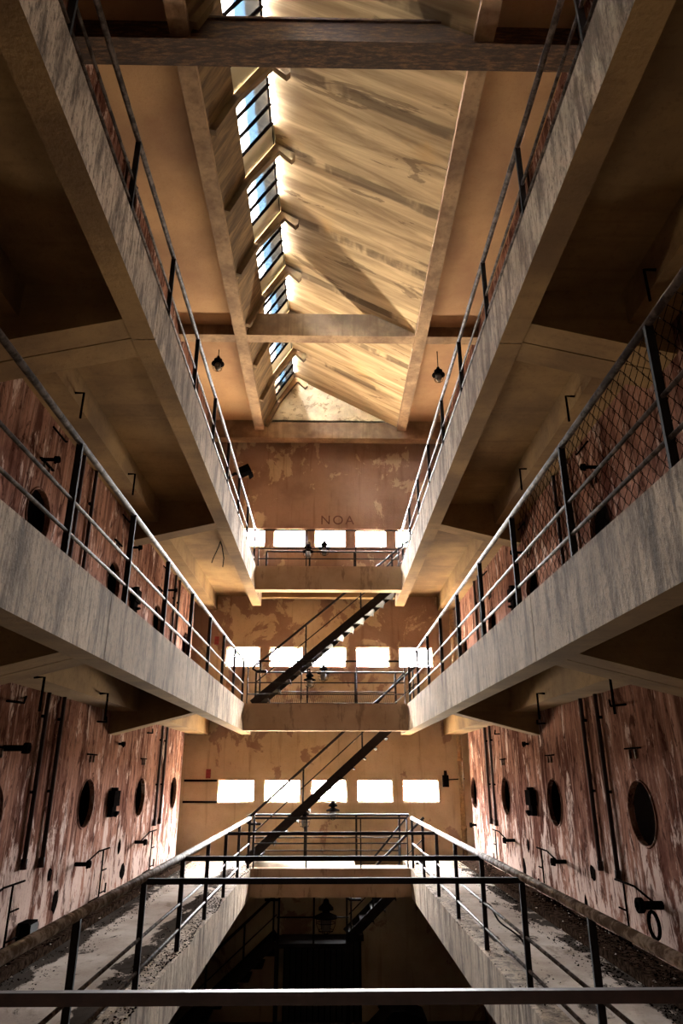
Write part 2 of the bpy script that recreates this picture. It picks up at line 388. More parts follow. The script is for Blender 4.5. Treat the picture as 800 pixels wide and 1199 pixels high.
# ------------------------------------------------------------------ tank walls with manholes
HL = [-4.0+.0, -1.2, 1.6, 4.4, 7.2, 10.05, 12.85, 15.55]; HR = [-3.75, -.95, 1.85, 4.6, 7.45, 10.3, 13.1, 15.95]
HZ = {1: -.37, 2: 2.70, 3: 5.8}; HR_ = .30
def tank_wall(name, X, hs, label):
    s = 1 if X > 0 else -1
    hs = [h for h in hs if h > D0+.5]
    ra = .45; ye = 16.25
    def P(sv, z, t=0.0):                  # along-wall coordinate to plan position, with a rounded far corner
        if sv <= ye: return (X+s*t, sv, z)
        a = min((sv-ye)/ra, math.pi/2)
        x_, y_ = X+s*ra-s*ra*math.cos(a), ye+ra*math.sin(a)
        ex = sv-ye-ra*math.pi/2
        if ex > 1e-6: x_ += s*min(ex, .245); y_ += max(0.0, ex-.245)
        return (x_, y_, z)
    cols = [D0]; q = .40
    for h in hs: cols += [h-q, h+q] if h+q < ye else [h-q, h+q]
    last = cols[-1]
    cols += [max(last+.02, ye)] if last < ye else []
    arc = [ye + ra*math.pi/2*k/8 for k in range(1, 9)]
    cols += [c for c in arc if c > cols[-1]+.01]; cols += [cols[-1]+.245, cols[-1]+.245+D1-ye-ra]
    zs = [L0]
    for k in (1, 2, 3): zs += [HZ[k]-q, HZ[k]+q]
    zs += [CEIL+.3]
    b = MB(); n = 24
    for i in range(len(cols)-1):
        for j in range(len(zs)-1):
            cy, cz = (cols[i]+cols[i+1])/2, (zs[j]+zs[j+1])/2
            hy = [h for h in hs if abs(h-cy) < .1 and abs(cols[i+1]-cols[i]-2*q) < .01]; hz = [z for z in HZ.values() if abs(z-cz) < .1]
            if hy and hz:
                h, z = hy[0], hz[0]; ou, inn, bk = [], [], []
                for k in range(n):
                    a = 2*math.pi*(k+.0)/n+math.pi/4; c_, s_ = math.cos(a), math.sin(a); m = max(abs(c_), abs(s_))
                    ou.append(P(h+q*c_/m, z+q*s_/m)); inn.append(P(h+HR_*c_, z+HR_*s_)); bk.append((inn[-1][0]+s*.05, inn[-1][1], inn[-1][2]))
                v = ou+inn+bk
                f = [(k, (k+1) % n, n+(k+1) % n, n+k) for k in range(n)] + [(n+k, n+(k+1) % n, 2*n+(k+1) % n, 2*n+k) for k in range(n)]
                b.add(v, f)
            else:
                b.add([P(cols[i], zs[j]), P(cols[i+1], zs[j]), P(cols[i+1], zs[j+1]), P(cols[i], zs[j+1])], [(0, 1, 2, 3)], ye-.01 <= cols[i] < ye+ra*1.5)
    wall = b.build(name, M['tank'], origin=(X, (D0+D1)/2, L0)); tag(wall, label, 'wall', kind='structure')
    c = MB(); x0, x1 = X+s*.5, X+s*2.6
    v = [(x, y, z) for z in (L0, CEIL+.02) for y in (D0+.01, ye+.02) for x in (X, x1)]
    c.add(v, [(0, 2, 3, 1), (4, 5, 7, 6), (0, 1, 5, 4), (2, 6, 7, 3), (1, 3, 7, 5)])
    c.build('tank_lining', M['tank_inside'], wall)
    # rims around the manholes
    for h in hs:
        for z in HZ.values():
            if h < 3.5 and z < 3: pass
            ring = MB().tube([(P(h+(HR_+.012)*math.cos(a), 0)[0]-s*.004, P(h+(HR_+.012)*math.cos(a), 0)[1], z+(HR_+.012)*math.sin(a)) for a in [2*math.pi*k/24 for k in range(24)]], .009, 6, True)
            ring.build('manhole_rim', M['tank'], wall)
    return wall
wl_ = tank_wall('wall_left', WL, HL, 'stained red-brown tank wall with round manholes on the left')
wr_ = tank_wall('wall_right', WR, HR, 'stained red-brown tank wall with round manholes on the right')

# ------------------------------------------------------------------ walkways
def walkway(lev, side):
    d = LV[lev]; z, zb = d['z'], d['b']; s = -1 if side == 'left' else 1
    xi = d['l'] if s < 0 else d['r']; xw = WL if s < 0 else WR
    o = empty('walkway', ((xi+xw)/2, 6, zb), 'concrete walkway along the %s tank wall, %s level' % (side, NAME[lev]), 'walkway', kind='structure')
    y0 = D0 if lev > 1 else D0
    lo, hi = sorted((xi+s*.22, xw)); m = 0
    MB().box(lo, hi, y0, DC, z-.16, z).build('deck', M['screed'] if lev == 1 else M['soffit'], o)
    MB().box(lo, hi, DC, D1, z-.16, z).build('deck', M['dust_floor'] if lev == 1 else M['soffit'], o)
    lo, hi = sorted((xi, xi+s*.22)); yend = 16.6
    eb = MB()
    # edge beam cast in lengths with a recessed joint
    js = [y0, -.1, XB[0][0]+.29, 10.85, yend]
    for k in range(len(js)-1):
        e_ = MB().box(lo, hi, js[k]+(.006 if k else 0), js[k+1]-(.006 if k < len(js)-2 else 0), zb, z)
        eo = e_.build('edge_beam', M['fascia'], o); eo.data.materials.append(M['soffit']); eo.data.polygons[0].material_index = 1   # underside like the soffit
    xb = xw - s*.40
    lo, hi = sorted((xb, xw))
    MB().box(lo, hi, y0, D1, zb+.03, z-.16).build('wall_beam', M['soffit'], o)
    lo, hi = sorted((xi+s*.22, xb))
    def bracket(y0_, y1_, nm='bracket'):          # cantilever bracket, deeper at the wall
        xa = xi+s*.22
        pl = [(xa, zb+.02), (xw, zb-.30), (xw, z-.16), (xa, z-.16)]
        if s > 0: pl = pl[::-1]
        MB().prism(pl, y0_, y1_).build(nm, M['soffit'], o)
    bracket(-.3, 0.0); bracket(XB[0][0], XB[0][0]+.285); bracket(XB[0][0]+.30, XB[0][1]); bracket(*XB[1])
    if lev == 1:
        lo, hi = sorted((xw-s*.38, xw))
        MB().box(lo, hi, y0, 16.3, z, z+.09).build('wall_kerb', M['ledge'], o)
    return o
for lev in (1, 2, 3):
    for side in ('left', 'right'): walkway(lev, side)
def end_gallery(lev):
    d = LV[lev]; z, zb, xl, xr = d['z'], d['b'], d['l'], d['r']
    o = empty('end_gallery', (0, DC, zb), 'concrete end gallery under the windows, %s level' % NAME[lev], 'walkway', kind='structure')
    mt = M['dust_floor'] if lev == 1 else M['soffit']
    x0, x1, a, b_ = STO
    xl2, xr2 = xl-.22, xr+.22
    MB().box(xl, xr, DC, DC+.25, zb, z).build('edge_beam', M['end_beam'], o)
    dk = MB(); dk.box(xl, xr, DC+.25, a, z-.16, z); dk.box(xl, x0, a, b_, z-.16, z); dk.box(xl2, xr2, b_, D1, z-.16, z)
    dk.build('deck', mt, o)
    MB().box(xl-.22, xr+.22, b_, b_+.2, zb+.22, z-.16).build('trimmer_beam', M['soffit'], o)
for lev in (1, 2, 3): end_gallery(lev)
o = empty('near_gallery', (0, 0, -2.2), 'concrete gallery the viewpoint stands on', 'walkway', kind='structure')
MB().box(LV[1]['l'], LV[1]['r'], D0, NEAR1, -1.93, -1.73).build('deck', M['screed'], o)
MB().box(LV[1]['l'], LV[1]['r'], NEAR1-.25, NEAR1, -2.23, -1.93).build('edge_beam', M['fascia'], o)

# ------------------------------------------------------------------ roof
SL = [(-1.82, 8.75), (-1.82, 8.87), (-1.5, 9.6), (-1.0, 10.4)]
FB = 16.6
cl = empty('ceiling', (0, 6, CEIL), 'orange-brown concrete ceiling on both sides of the skylight', 'ceiling', kind='structure')
MB().box(WL-.8, -1.95, D0, D1, CEIL, CEIL+.15).build('ceiling_panel', M['ceiling'], cl)
MB().box(1.95, WR+.8, D0, D1, CEIL, CEIL+.15).build('ceiling_panel', M['ceiling'], cl)
MB().prism([(-2.07, 8.75), (-1.82, 8.75), (-1.82, 8.87), (-1.86, 9.06), (-2.07, 9.06)], D0, FB).build('skylight_beam', M['roof_beam'], cl)
MB().prism([(2.05, 8.75), (2.05, 9.06), (1.86, 9.06), (1.80, 8.87), (1.80, 8.75)], D0, FB).build('skylight_beam', M['roof_beam'], cl)
def cross(y0, y1, zb, zt, nm='cross_beam', mt='roof_beam'):
    return MB().box(WL-.5, WR+.5, y0, y1, zb, zt).build(nm, M[mt], cl)
cross(12.35, 12.62, 8.80, 9.36); cross(FB, FB+.3, 8.52, 9.06); cross(.0, .3, 8.8, 9.3)
MB().box(WL-.5, WR+.5, FB+.3, D1+.2, CEIL, CEIL+.15).build('ceiling_panel', M['ceiling'], cl)
# rusty steel beam over the near bay
sb = empty('steel_beam', (0, 6.1, 8.66), 'rusty steel beam crossing below the skylight near the top', 'beam', kind='structure')
MB().box(WL-.5, WR+.5, 5.98, 6.24, 8.76, 9.13).build('web', M['rust'], sb)
MB().box(WL-.5, WR+.5, 5.93, 6.29, 8.66, 8.70).build('bottom_flange', M['rust'], sb)
MB().box(WL-.5, WR+.5, 5.99, 6.22, 8.70, 8.76).build('flange_fillet', M['rust'], sb)
MB().box(WL-.5, WR+.5, 5.95, 6.27, 9.09, 9.13).build('top_flange', M['rust'], sb)
sk = empty('skylight', (0, 6, 8.87), 'board-marked concrete skylight over the middle of the hall', 'skylight', kind='structure')
th = .10
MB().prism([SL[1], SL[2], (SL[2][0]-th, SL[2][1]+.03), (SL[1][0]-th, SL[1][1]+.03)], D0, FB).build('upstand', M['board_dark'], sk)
MB().prism([(1.80, 8.87), (1.90, 9.0), (-.92, 10.56), (-1.06, 10.50), (-1.0, 10.40)], D0, FB).build('slope', M['board'], sk)
MB().prism([(-1.9, 9.0), (1.86, 9.0), (1.86, 9.05), (-.95, 10.56), (-1.06, 10.5), (-1.62, 9.62)], FB, FB+.12).build('gable', M['gable'], sk)
MB().prism([(-1.9, 9.0), (1.86, 9.0), (1.86, 9.05), (-.95, 10.56), (-1.06, 10.5), (-1.62, 9.62)], D0-.12, D0).build('gable', M['gable'], sk)
MB().prism([(-1.9, 8.75), (1.86, 8.75), (1.86, 9.0), (-1.9, 9.0)], FB+.02, FB+.1).build('gable_sill', M['gable'], sk)
ribs = [7.45+1.55*k for k in range(-7, 6)]
pa, pb = Vector((SL[2][0], 0, SL[2][1])), Vector((SL[3][0], 0, SL[3][1])); gd = (pb-pa); gl = gd.length; gd = gd/gl
gn = Vector((gd.z, 0, -gd.x))     # into the hall
def gp(u, y, t=0.0): p = pa + gd*(u*gl) + gn*t; return (p.x, y, p.z)
rib_o = None
for y in ribs + [16.75-.2]:
    b = MB()
    # rib follows the upstand, the glazing and turns over the ridge
    inn = [(SL[1][0]+.10, SL[1][1]-.03), (SL[2][0]+.09, SL[2][1]-.04), (SL[3][0]+.06, SL[3][1]-.16), (-.72, 10.02), (-.66, 10.10)]
    out = [(SL[1][0], SL[1][1]), (SL[2][0], SL[2][1]), (SL[3][0], SL[3][1]+.02), (-.9, 10.34), (-.66, 10.19)]
    for k in range(4):
        q4 = [out[k], out[k+1], inn[k+1], inn[k]]
        b.prism(q4, y-.05, y+.05)
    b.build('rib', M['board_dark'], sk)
def gbox(u0, u1, y0, y1, t0, t1):
    v = [gp(u, y, t) for t in (t0, t1) for y in (y0, y1) for u in (u0, u1)]
    return MB().add(v, [(0,2,3,1), (4,5,7,6), (0,1,5,4), (2,6,7,3), (0,4,6,2), (1,3,7,5)])
for k in range(-8, 6):
    ya, yb = 7.45+1.55*k+.05, 7.45+1.55*(k+1)-.05
    if yb < D0 or ya < D0: ya = max(ya, D0)
    if yb - ya < .3: continue
    nwin += 1
    lab = 'roof window behind the viewpoint' if k < -5 else 'slanted roof window with sky blue painted into its panes, bay %s' % (
        ['hidden above the viewpoint']*5 + ['just beyond the rusty beam', 'second beyond the rusty beam', 'third beyond the rusty beam', 'partly hidden by the middle roof beam', 'just past the middle roof beam', 'last before the gable'])[max(0, min(k+5, 10))]
    o = empty('window_%d' % nwin, gp(0, ya), lab, 'window', group='roof windows above or behind the viewpoint' if k < 0 else 'roof windows', kind='structure')
    yp = ya + (yb-ya)*.72
    MB().add([], [])
    gbox(0, 1.04, yp+.02, yb+.05, -.05, -.03).build('solid_sheet', M['sheet'], o)
    n = 3; w3 = (yp-ya)/n
    for i in range(n):
        gbox(.0, .962, ya+w3*i+.015, ya+w3*(i+1)-.015, -.05, -.044).build('pane', M['roof_glass'], o)
    for i in range(n+1):
        gbox(0, 1, ya+w3*i-.016, ya+w3*i+.016, -.06, -.015).build('glazing_bar', M['dark'], o)
    gbox(.0, .03, ya, yb, -.06, -.02).build('bottom_bar', M['dark'], o)
    gbox(.955, .966, ya, yb, -.06, -.02).build('top_bar', M['dark'], o)
    ang = math.atan2(gd.z, gd.x)
    c = gp(.5, (ya+yb)/2, -.12)
    portal(c, yb-ya+.1, gl, Matrix((Vector((0, 1, 0)), gd, gn*-1)).transposed().to_euler() if False else
           Matrix(((0, gd.x, -gn.x), (-1, 0, 0), (0, gd.z, -gn.z))).to_euler())

# ------------------------------------------------------------------ railings
RH = (.90, .44, .20)
def railing(x, ys, z, label, end=None, rr=.024, flat=True, mesh=None):
    """run along y at x with posts at ys"""
    o = empty('railing', (x, (ys[0]+ys[-1])/2, z), label, 'railing')
    p0 = MB().box(x-.024, x+.024, ys[0]-.012, ys[0]+.012, z, z+RH[0]-rr*.6).build('post', M['post'], o)
    for y in ys[1:]: shift(p0, (0, y-ys[0], 0))
    MB().tube([(x, ys[0], z+RH[0]), (x, ys[-1], z+RH[0])], rr, 10).build('top_rail', M['thick_pipe' if rr > .03 else 'rail'], o)
    for h in RH[1:]:
        MB().tube([(x, ys[0], z+h), (x, ys[-1], z+h)], .014, 8).build('middle_rail', M['rail'], o)
    return o
def railing_x(y, xs, z, label, rr=.02):
    o = empty('railing', ((xs[0]+xs[-1])/2, y, z), label, 'railing')
    p0 = MB().box(xs[0]-.012, xs[0]+.012, y-.02, y+.02, z, z+RH[0]-rr*.6).build('post', M['post'], o)
    for x in xs[1:]: shift(p0, (x-xs[0], 0, 0))
    MB().tube([(xs[0], y, z+RH[0]), (xs[-1], y, z+RH[0])], rr, 8).build('top_rail', M['post'], o)
    for h in RH[1:]:
        MB().tube([(xs[0], y, z+h), (xs[-1], y, z+h)], .013, 6).build('middle_rail', M['post'], o)
    return o
P23 = [DC+.05-1.495*k for k in range(8, -1, -1)]
P1 = [15.05-1.68*k for k in range(7, -1, -1)]
for lev in (1, 2, 3):
    d = LV[lev]; z = d['z']
    for s, side in ((-1, 'left'), (1, 'right')):
        x = (d['l'] if s < 0 else d['r']) + s*.06
        ys = ([NEAR1-.06] + P1[1:] if lev == 1 else [P23[0]-1.495*k for k in (5, 4, 3, 2, 1)] + P23)
        if lev == 1: ys = [NEAR1+.02] + P1[1:]
        r_ = railing(x, ys, z, 'pipe railing along the %s walkway of the %s level' % (side, NAME[lev]), rr=.034 if lev == 1 else .025)
        if lev == 2 and s > 0:
            # chain-link netting wired behind the near bays
            b = MB(); y0, y1 = P23[0]-1.495*2, P23[2]-.32+.25; zb_, zt_ = z+.0, z+RH[0]+.0; c = .052
            n = int((y1-y0)/c); m = int((zt_-zb_)/(c*1.25)+.99)
            for i in range(n):
                pts = []
                for j in range(m+1):
                    pts.append((x+.035+(.006 if (i+j) % 2 else -.006), y0+c*(i+((j % 2) - .5)*(1 if i % 2 else -1)*.98), zb_+j*c*1.25))
                b.tube(pts, .0028, 3)
            b.build('chain_link_netting', M['dark'], r_)
    xs = [d['l']+.04, d['l']+(d['r']-d['l'])*.345, d['l']+(d['r']-d['l'])*.69, d['r']-.04]
    railing_x(DC+.08, xs, z, 'slim railing across the far end of the void, %s level' % NAME[lev])
# near rail right in front of the viewpoint
o = empty('railing', (0, NEAR1-.02, -1.73), 'flat dark top bar of the railing closest to the viewpoint', 'railing')
xl, xr = LV[1]['l'], LV[1]['r']
MB().box(xl-.025, xr+.025, NEAR1+.06, NEAR1+.10, -.905, -.856).build('top_rail', M['brown_bar'], o)
p0 = MB().box(xl-.06, xl-.02, NEAR1-.1, NEAR1-.06, -1.73, -.90).build('post', M['post'], o)
shift(p0, (xr-xl+.08, 0, 0))
for y, nm in ((P1[2], 'nearest'), (P1[3], 'second'), (P1[5], 'farthest')):
    tag(MB().box(xl-.06, xr+.06, y-.02, y+.02, -.885, -.838).build('tie_bar', M['post']), '%s of the flat dark bars spanning the lowest void between railings' % nm, 'bar', 'bars across the void')

# ------------------------------------------------------------------ stairs on the end wall
def stair(za, zb_, x0, x1, label, o=None, y0=15.62, y1=16.35, rail=True, n=15):
    o = o or empty('metal_stair', (x0, (y0+y1)/2, za), label, 'stairs')
    A = Vector((x0, 0, za)); B = Vector((x1, 0, zb_)); t = (B-A).normalized(); nrm = Vector((-t.z, 0, t.x)) if t.x > 0 else Vector((t.z, 0, -t.x))
    for y in (y0, y1):
        a, b = A.copy(), B.copy(); a.y = b.y = y
        st_ = MB().bar(a+nrm*.06, b+nrm*.06, 0.02, .18, up=nrm).build('stringer', M['post'], o)
    run, rise = (x1-x0)/n, (zb_-za)/n
    t0 = MB().box(min(x0, x0+run*1.25)+.0, max(x0, x0+run*1.25), y0+.01, y1-.01, za+rise*.9-.02, za+rise*.9+.0)
    t0.box(*(sorted((x0+run*1.2, x0+run*1.25))), y0+.01, y1-.01, za+rise*.9-.05, za+rise*.9)
    t0 = t0.build('tread', M['post'], o)
    for k in range(1, n): shift(t0, (run*k, 0, rise*k))
    h = .88
    up = Vector((0, 0, h)); ya = y0+.01
    a, b = A+up, B+up; a.y = b.y = ya
    u = t
    pts = [a+Vector((.25*(1 if t.x > 0 else -1), 0, -.12))+Vector((0, 0, 0))*1, a+Vector((.02, 0, -.12)), a+Vector((-.06 if t.x > 0 else .06, 0, -.07)), a+Vector((-.03 if t.x > 0 else .03, 0, .0)), a+u*.1, b]
    MB().tube(pts, .027, 8).build('handrail', M['post'], o)
    a2, b2 = A+Vector((0, 0, .5)), B+Vector((0, 0, .5)); a2.y = b2.y = ya
    MB().tube([a2, b2], .012, 6).build('middle_rail', M['post'], o)
    for f in (.03, .31, .66, .98):
        p = A.lerp(B, f); p.y = ya
        MB().tube([p, p+Vector((0, 0, h))], .019, 8).build('post', M['post'], o)
    return o
for lev, nxt in ((1, 2), (2, 3)):
    stair(LV[lev]['z'], LV[nxt]['z'], -1.66, 1.95, 'dark steel stair rising right from the %s to the %s gallery' % (NAME[lev], NAME[nxt]))
o = empty('metal_stair', (-.3, 16, L0), 'dark steel stair with a landing climbing from the ground floor to the lowest gallery', 'stairs')
stair(-3.12, LV[1]['z'], .42, 2.0, '', o, n=7)
stair(-3.12, L0, -1.02, -3.05, '', o, n=8)
MB().box(-1.05, .45, 15.6, 16.4, -3.2, -3.12).build('landing_plate', M['post'], o)
for h in (.88, .45): MB().tube([(-1.02, 15.63, -3.12+h), (.42, 15.63, -3.12+h)], .016, 6).build('rail', M['post'], o)
for x in (-.98, -.28, .38): MB().box(x-.02, x+.02, 15.61, 15.65, -3.12, -2.24 if x != -.28 else -2.24).build('post', M['post'], o)
for x in (-1.0, .4): MB().box(x-.04, x+.04, 15.62, 15.7, L0, -3.2).build('leg', M['post'], o)
# guard rails behind the stair openings
for lev in (1, 2, 3):
    z = LV[lev]['z']; y = STO[3]+.08
    o = empty('stair_guard', (0, y, z), 'low pipe guard behind the stair opening, %s gallery' % NAME[lev], 'railing')
    xs = [-1.75 if lev < 3 else -1.62, -.52, .62, 1.58]
    for x in xs: MB().box(x-.022, x+.022, y-.02, y+.02, z, z+.88).build('post', M['post'], o)
    for h in (.88, .42, .16):
        MB().tube([(xs[0], y, z+h), (xs[-1]+(.22 if h > .8 else 0), y, z+h)], .022 if h > .8 else .014, 8).build('rail', M['post'], o)
    MB().tube([(xs[-1]+.22, y, z+.88), (1.0, y, z+.02)], .022, 8).build('brace', M['post'], o)
    if lev == 2:
        b = MB(); c = .05
        for i in range(int(3.3/c)):
            for sg in (1, -1):
                xa = -1.72+i*c
                b.tube([(xa, y+.01, z+.02), (xa+sg*.0+.10*sg, y+.01, z+.40)], .0025, 3)
        b.build('wire_netting', M['dark'], o)

# ------------------------------------------------------------------ lamps
def pendant(c, drop, label, size=1.0, group=None, bracket=None):
    x, y, z = c; s_ = size
    o = empty('caged_lamp', (x, y, z), label, 'lamp', group)
    if drop: MB().tube([(x, y, z), (x, y, z+drop)], .010, 6).build('stem', M['dark'], o)
    if bracket:
        b = MB()
        for seg in bracket: b.tube(seg, .016, 6)
        b.build('bracket', M['dark'], o)
    hd = MB().lathe((x, y, z), [(.0, .0), (.03*s_, -.005), (.045*s_, -.05*s_), (.10*s_, -.10*s_), (.10*s_, -.13*s_), (.05*s_, -.14*s_), (.05*s_, -.16*s_), (.15*s_, -.20*s_), (.155*s_, -.225*s_), (.06*s_, -.215*s_), (0, -.21*s_)], 16).build('hood', M['dark'], o)
    MB().lathe((x, y, z), [(.062*s_, -.215*s_), (.075*s_, -.27*s_), (.07*s_, -.33*s_), (.045*s_, -.37*s_), (0, -.385*s_)], 12).build('globe', M['globe'], hd)
    cg = MB()
    for k in range(6):
        a = math.pi*k/3
        cg.tube([(x+r*s_*math.cos(a), y+r*s_*math.sin(a), z+h*s_) for r, h in ((.13, -.22), (.125, -.30), (.09, -.38), (.0, -.415))], .004*s_, 4)
    for r, h in ((.127, -.28), (.10, -.365)):
        cg.tube([(x+r*s_*math.cos(a), y+r*s_*math.sin(a), z+h*s_) for a in [2*math.pi*k/14 for k in range(14)]], .004*s_, 4, True)
    cg.build('cage', M['dark'], hd)
    return o
p = on_z(256, 417, CEIL-.17); pendant((p.x, p.y, p.z), CEIL-p.z, 'caged pendant lamp under the ceiling left of the skylight', .95)
p = on_z(513, 430, CEIL-.42); pendant((p.x, p.y, p.z), CEIL-p.z, 'caged pendant lamp on a long stem right of the skylight', .95)
for lev, (pa_, pb_) in {1: ((390, 937), (357, 947)), 2: ((379, 778), (363, 786)), 3: ((380, 633), (361, 637))}.items():
    p = on_y(pa_[0], pa_[1], D1-.28)
    pendant(tuple(p), 0, 'caged lamp on a wall bracket below the centre window, %s row' % NAME[lev], 1.0, bracket=[[(p.x, p.y, p.z), (p.x, p.y, p.z+.05), (p.x, D1+.004, p.z+.05)]])
    q = on_y(pb_[0], pb_[1], STO[3]-.08); zg = LV[lev]['z']
    pendant(tuple(q), 0, 'caged lamp fixed to the stair guard post, %s gallery' % NAME[lev], .95, bracket=[[(q.x, q.y, q.z), (q.x, q.y, q.z+.05), (-.52, q.y+.02, q.z+.05), (-.52, STO[3]+.06, q.z+.05), (-.52, STO[3]+.06, min(q.z, zg+.86))]])
p = on_y(382, 1046, DC+.12); pendant((p.x, p.y, -2.27), .05, 'caged pendant lamp in the dark below the lowest gallery', 1.45)
# floodlight clamped to the upper left railing
d = LV[3]; fx = d['l']-.06; fy = P23[-3]
o = empty('floodlight', (fx, fy, d['z']+.9), 'small dark floodlight clamped to the left railing of the uppermost level', 'lamp')
MB().tube([(fx-.22, fy, d['z']+.88), (fx-.10, fy, d['z']+.98), (fx+.02, fy, d['z']+.97)], .03, 8).build('arm', M['dark'], o)
b = MB(); c = Vector((fx+.09, fy, d['z']+1.03))
b.bar(c-Vector((.09, 0, .04)), c+Vector((.10, 0, .06)), .2, .14); b.build('housing', M['dark'], o)
MB().bar(c+Vector((.09, 0, -.12)), c+Vector((.16, 0, -.06)), .2, .02).build('lens_glass', M['dark'], o)

# ------------------------------------------------------------------ fittings on the tank walls
def wp(side, px, py, t=0.0):
    X = WL if side == 'left' else WR
    p = on_x(px, py, X); return Vector((X + (t if X < 0 else -t), p.y, p.z))
def inward(side): return 1 if side == 'left' else -1
# riser pipes, running the full height of the tanks
for side, pts in (('left', [(25, 1006), (46, 1004), (179, 960), (185, 958)]), ('right', [(577, 958), (583, 960), (706, 1008), (727, 1019)])):
    for k, (px, py) in enumerate(pts):
        p = wp(side, px, py, .035); near = (k < 2) == (side == 'left')
        o = empty('riser_pipe', tuple(p), '%s of the %s pair of vertical pipes on the %s tank wall' % ('left' if k % 2 == 0 else 'right', 'nearer' if near else 'farther', side), 'pipe', 'riser pipes on the tank walls')
        rp_ = MB().tube([p, (p.x, p.y, CEIL)], .026, 8).build('pipe', M['riser'], o)
        MB().tube([(p.x, p.y, p.z-.10), p], .034, 8).build('end_socket', M['riser'], o)
        for zc in (-.2, .6, 2.0, 3.4):
            if zc > p.z+.1: MB().box(min(p.x-inward(side)*.035, p.x), max(p.x-inward(side)*.035, p.x), p.y-.05, p.y+.05, zc, zc+.03).build('clip', M['dark'], rp_)
def gauge(side, vx, vt, vb, tl, rungs, which):
    s = inward(side); a = wp(side, vx, vt, .09); b_ = wp(side, vx, vb, .09); b_.y = a.y
    o = empty('gauge_bracket', tuple(b_), 'thin iron gauge bracket with rungs low on the %s tank wall, %s' % (side, which), 'bracket', 'gauge brackets')
    ur = MB().tube([a, b_], .011, 6).build('upright', M['dark'], o)
    MB().tube([a+Vector((0, tl[0], 0)), a+Vector((0, tl[1], 0)), a+Vector((-s*.06, tl[1]-.35 if tl[1] < 0 else tl[1]+.35, -.12))], .011, 6).build('top_bar', M['dark'], o)
    for f, l in rungs:
        p = a.lerp(b_, f); MB().tube([p, p+Vector((0, l, 0))], .010, 6).build('rung', M['dark'], o)
    p = a.lerp(b_, .97); MB().tube([p+Vector((0, rungs[-1][1], 0)), p+Vector((0, rungs[-1][1], .12))], .012, 6).build('cock', M['dark'], ur)
    MB().tube([b_, b_+Vector((-s*.05, -.22, -.03)), b_+Vector((-s*.06, -.34, -.12))], .012, 6).build('foot_stay', M['dark'], o)
for side, vx, vt, vb, wh in (('left', 5, 1036, 1104, 'nearest'), ('left', 114, 995, 1047, 'middle'), ('left', 173, 973, 1016, 'farthest'),
                             ('right', 740, 1033, 1103, 'nearest'), ('right', 641, 994, 1042, 'middle'), ('right', 585.6, 972, 1009, 'farthest')):
    gauge(side, vx, vt, vb, (.28, -.22) if side == 'left' else (.22, -.28), [(.45, .22), (.93, .28)] if side == 'left' else [(.45, .2), (.93, .28)], wh)
MN = {'left': {7.2: 'nearest', 10.05: 'second nearest', 12.85: 'third nearest', 15.55: 'farthest'}, 'right': {7.45: 'nearest', 10.3: 'second nearest', 13.1: 'third nearest', 15.95: 'farthest'}}
for side, L_ in MN.items():
    for y, wh in L_.items():
        if y > 15: continue
        for lev in (1, 2):
            p = Vector((WL if side == 'left' else WR, y, HZ[lev]+.62)); s = inward(side)
            o = empty('manhole_hinge', tuple(p), 'rusty hinge bar above the %s manhole of the %s wall, %s level' % (wh, side, NAME[lev]), 'hinge', 'manhole hinge bars')
            x0, x1 = sorted((p.x, p.x+s*.03))
            MB().box(x0, x1, p.y-.2, p.y+.16, p.z-.008, p.z+.008).build('bar', M['dark'], o)
            for q in (-.07, .07):
                x0, x1 = sorted((p.x, p.x+s*.02)); MB().box(x0, x1, p.y+q-.005, p.y+q+.005, p.z-.10, p.z-.012).build('strap', M['rust'], o)
            # thin bent rod higher up
            z2 = HZ[lev]+1.05
            tag(MB().tube([(p.x, y+.45, z2+.10), (p.x+s*.05, y+.3, z2+.02), (p.x+s*.06, y-.12, z2)][::1], .012, 6).build('bent_rod', M['dark']),
                'thin bent iron rod high above the %s manhole of the %s wall, %s level' % (wh, side, NAME[lev]), 'rod', 'bent rods on the tank walls')
def spigot(side, px, py, wh, l=.2, r=.034, valve=False):
    s = inward(side); p = wp(side, px, py, 0)
    o = empty('spigot', tuple(p), wh, 'valve', 'spigots on the tank walls')
    ps = MB().tube([p, p+Vector((s*l, 0, 0))], r*.75, 8).build('pipe_stub', M['dark'], o)
    MB().tube([p+Vector((s*(l-.05), 0, 0)), p+Vector((s*l, 0, 0))], r*1.35, 10).build('flange', M['dark'], ps)
    MB().tube([p+Vector((s*l*.8, 0, 0)), p+Vector((s*l*.8, -.01, -.05))], r*.5, 6).build('spout', M['dark'], ps)
    if valve:
        c = p+Vector((s*.14, -.08, -.15))
        MB().tube([c+Vector((0, .11*math.cos(a), .11*math.sin(a))) for a in [2*math.pi*k/18 for k in range(18)]], .017, 6, True).build('ring', M['dark'], o)
spigot('left', 88, 1012, 'stubby dark spigot beside the middle gauge bracket, left wall')
spigot('left', 158, 986, 'dark hooked spigot beside the farthest gauge bracket, left wall')
spigot('right', 603, 984, 'dark spigot beside the farthest gauge bracket, right wall')
spigot('right', 663, 1009, 'dark spigot beside the middle gauge bracket, right wall')
spigot('right', 776, 1060, 'dark spigot with an iron ring beside the nearest gauge bracket, right wall', .24, .05, True)
spigot('left', 4, 876, 'dark spigot high on the left wall beside the nearest riser pipes', .26, .04)
spigot('right', 558, 966, 'small dark spigot low at the far rounded corner, right wall', .14, .035)
spigot('left', 49, 538, 'dark spigot high on the left wall of the middle level, nearest', .2, .03)
spigot('left', 152, 641, 'dark spigot high on the left wall of the middle level, second', .2, .03)
spigot('left', 196, 691, 'dark spigot high on the left wall of the middle level, third', .2, .03)
spigot('right', 700, 547, 'dark spigot high on the right wall of the middle level, nearest', .2, .03)
